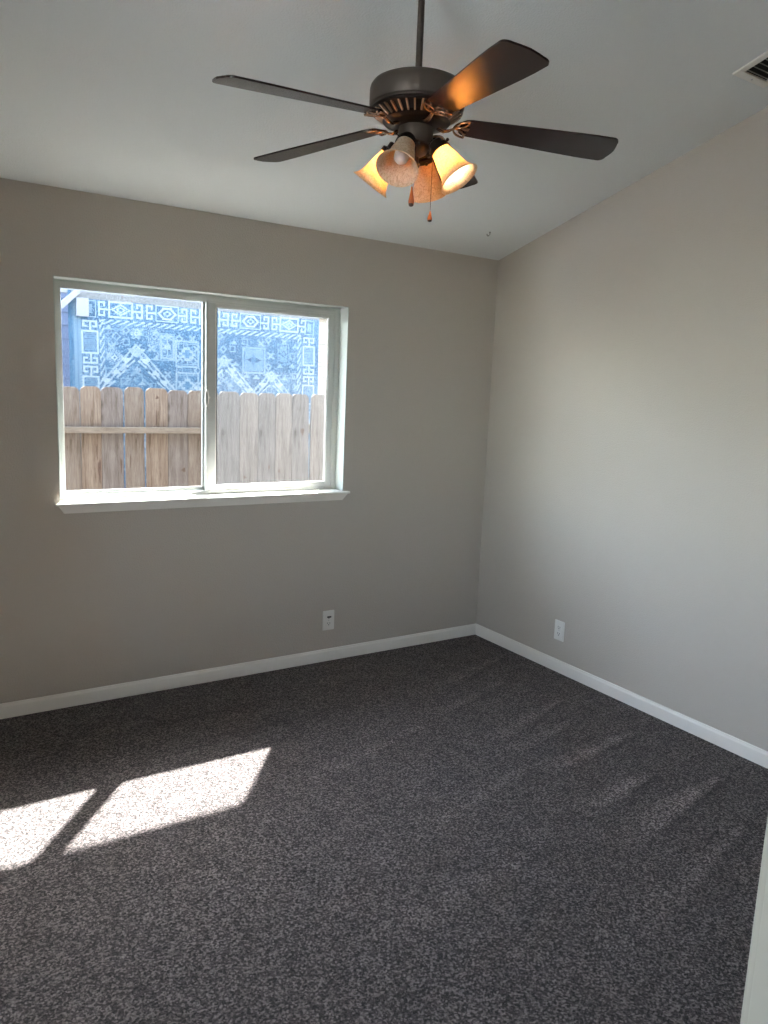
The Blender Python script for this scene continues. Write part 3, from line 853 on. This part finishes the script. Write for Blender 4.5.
def bigdia(cx, top_):
    for o_ in (0, 7):
        line(cx, top_+o_, cx-60, top_+o_+66, 0.8, 1.4); line(cx, top_+o_, cx+60, top_+o_+66, 0.8, 1.4)
    tri(cx, top_+4, 9, 9, 0.75, -1)
    for j in range(5):
        for s_ in (-1, 1):
            x_ = cx + s_*(10+10*j); y_ = top_+14+11*j
            tri(x_, y_, 5, 6, 0.9, 1 if j % 2 else -1)
            line(x_-s_*8, y_+2, x_, y_+9, 0.85, 1)
            line(x_-s_*14, y_+10, x_-s_*4, y_+18, 0.6, 1)
def stepbox(cx, top_, hw_=15, hh=15):
    rect(cx-hw_, top_, cx+hw_, top_+2*hh, 0.7, 1.2)
    for j in range(-hh+4, hh-3):
        k_ = (hw_-3)*(1-abs(j)/(hh-3)); k_ = int(k_/3)*3
        for x in range(int(cx-k_), int(cx+k_)+1): px(x, top_+hh+j, 0.75 if (abs(x-cx) > k_-4 or abs(j) > 6) else 0.35)
    fill(cx-hw_+1, top_+3, cx+hw_-1, top_+3, 0.6); fill(cx-hw_+1, top_+2*hh-3, cx+hw_-1, top_+2*hh-3, 0.6)
bigdia(66, 50); bigdia(164, 55); bigdia(221, 70)
flower(46, 42, 10); flower(44, 64, 7); flower(66, 38, 5); flower(85, 40, 8); flower(152, 40, 6); flower(142, 38, 5)
rect(91, 36, 107, 64, 0.6, 1); stepbox(99, 38, 7, 12); stepbox(121, 42, 13, 14); stepbox(121, 76, 13, 14)
rect(186, 44, 213, 73, 0.62, 1.2); fill(189, 47, 210, 70, 0.52); dia(199, 58, 9, 4, 0.02, None); dia(199, 58, 3, 8, 0.3, None)
rect(229, 38, 243, 61, 0.5, 1); fill(232, 41, 240, 58, 0.5); dia(236, 49, 4, 4, 0.1, 1.5)
for cy in (150, 170): flower(70, cy, 8); flower(120, cy, 8); flower(200, cy, 8)
bm = bmesh.new()
V = [[bm.verts.new((RX0 + i*CW, RY + 0.010*sin(i*0.045+0.6) + 0.004*sin(j*0.06), RZ1 - j*CW)) for i in range(NX+1)] for j in range(NZ+1)]
for j in range(NZ):
    for i in range(NX): bm.faces.new([V[j][i], V[j+1][i], V[j+1][i+1], V[j][i+1]])
me = bpy.data.meshes.new('outdoor_rug'); bm.to_mesh(me); bm.free()
ca = me.color_attributes.new('weave', 'FLOAT_COLOR', 'CORNER')
DARKC, MIDC, LITC = srgb(27, 50, 70), srgb(54, 77, 94), srgb(100, 109, 114)
def rc(v):
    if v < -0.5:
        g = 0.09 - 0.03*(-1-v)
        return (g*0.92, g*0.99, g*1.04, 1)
    v = max(0, min(1, v))
    a, b_, t = (DARKC, MIDC, v/0.4) if v < 0.4 else (MIDC, LITC, (v-0.4)/0.6)
    return tuple(a[q] + (b_[q]-a[q])*t for q in range(3)) + (1,)
li = 0
for j in range(NZ):
    for i in range(NX):
        c = rc(A[j][i] if A[j][i] < -0.5 else A[j][i] + 0.22*(rnd.random()-0.5))
        for q in range(4): ca.data[li].color = c; li += 1
M_rug = mat('blue_woven_rug', MIDC, 0.9, spec=0.1)
_a = nd(M_rug, 'ShaderNodeVertexColor'); _a.layer_name = 'weave'
lk(M_rug, _a.outputs[0], bsdf(M_rug).inputs['Base Color'])
_tl = nd(M_rug, 'ShaderNodeBsdfTranslucent'); _x = nd(M_rug, 'ShaderNodeMixShader'); _x.inputs[0].default_value = 0.0
lk(M_rug, _a.outputs[0], _tl.inputs[0]); lk(M_rug, bsdf(M_rug).outputs[0], _x.inputs[1]); lk(M_rug, _tl.outputs[0], _x.inputs[2])
lk(M_rug, _x.outputs[0], M_rug.node_tree.nodes['Material Output'].inputs[0])
me.materials.append(M_rug)
for p_ in me.polygons: p_.use_smooth = True
rug = bpy.data.objects.new('outdoor_rug', me); C.objects.link(rug)
tag(rug, 'blue and white rug with geometric border pattern hanging behind the fence', 'rug')
so = rug.modifiers.new('thickness', 'SOLIDIFY'); so.thickness = 0.006; so.offset = 1

# patio cover carrying it
pat = empty('patio_cover', (-1.2, 2.25, -0.35), 'white painted patio cover frame with beam and diagonal brace behind the fence', 'patio cover')
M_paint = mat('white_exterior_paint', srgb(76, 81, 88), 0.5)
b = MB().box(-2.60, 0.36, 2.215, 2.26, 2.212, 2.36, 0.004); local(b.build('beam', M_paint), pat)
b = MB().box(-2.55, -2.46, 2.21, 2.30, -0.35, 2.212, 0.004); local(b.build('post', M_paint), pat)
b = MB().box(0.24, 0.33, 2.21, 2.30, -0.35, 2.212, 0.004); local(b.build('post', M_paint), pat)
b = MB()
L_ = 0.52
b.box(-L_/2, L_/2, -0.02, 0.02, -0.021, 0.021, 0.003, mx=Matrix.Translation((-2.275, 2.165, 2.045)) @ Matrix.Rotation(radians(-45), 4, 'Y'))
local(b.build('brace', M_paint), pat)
b = MB()
pn = tag(MB().box(-2.106, -2.020, 2.160, 2.172, 2.050, 2.182, 0.002).build('wall_plaque', M_paint, None, None, origin=(-2.063, 2.172, 2.050)), 'small plain white rectangle hanging over the rug top left corner', 'panel')

# neighbour's house behind, in shade, and a cream slatted shutter beside the rug
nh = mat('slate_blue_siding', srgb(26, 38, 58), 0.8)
b = MB()
for k in range(25):
    z = -0.35 + k*0.13
    b.prism([(4.50, z), (4.482, z), (4.494, z+0.132), (4.50, z+0.132)], -6.0, 2.4, 'x')
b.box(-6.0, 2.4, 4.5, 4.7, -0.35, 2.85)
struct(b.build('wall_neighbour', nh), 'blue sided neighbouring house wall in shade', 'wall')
b = MB()
for k in range(84):
    z = -0.35 + k*0.032
    b.prism([(2.300, z), (2.288, z+0.002), (2.294, z+0.031), (2.300, z+0.032)], -0.20, 0.22, 'x')
b.box(-0.20, 0.22, 2.300, 2.34, -0.35, 2.338)
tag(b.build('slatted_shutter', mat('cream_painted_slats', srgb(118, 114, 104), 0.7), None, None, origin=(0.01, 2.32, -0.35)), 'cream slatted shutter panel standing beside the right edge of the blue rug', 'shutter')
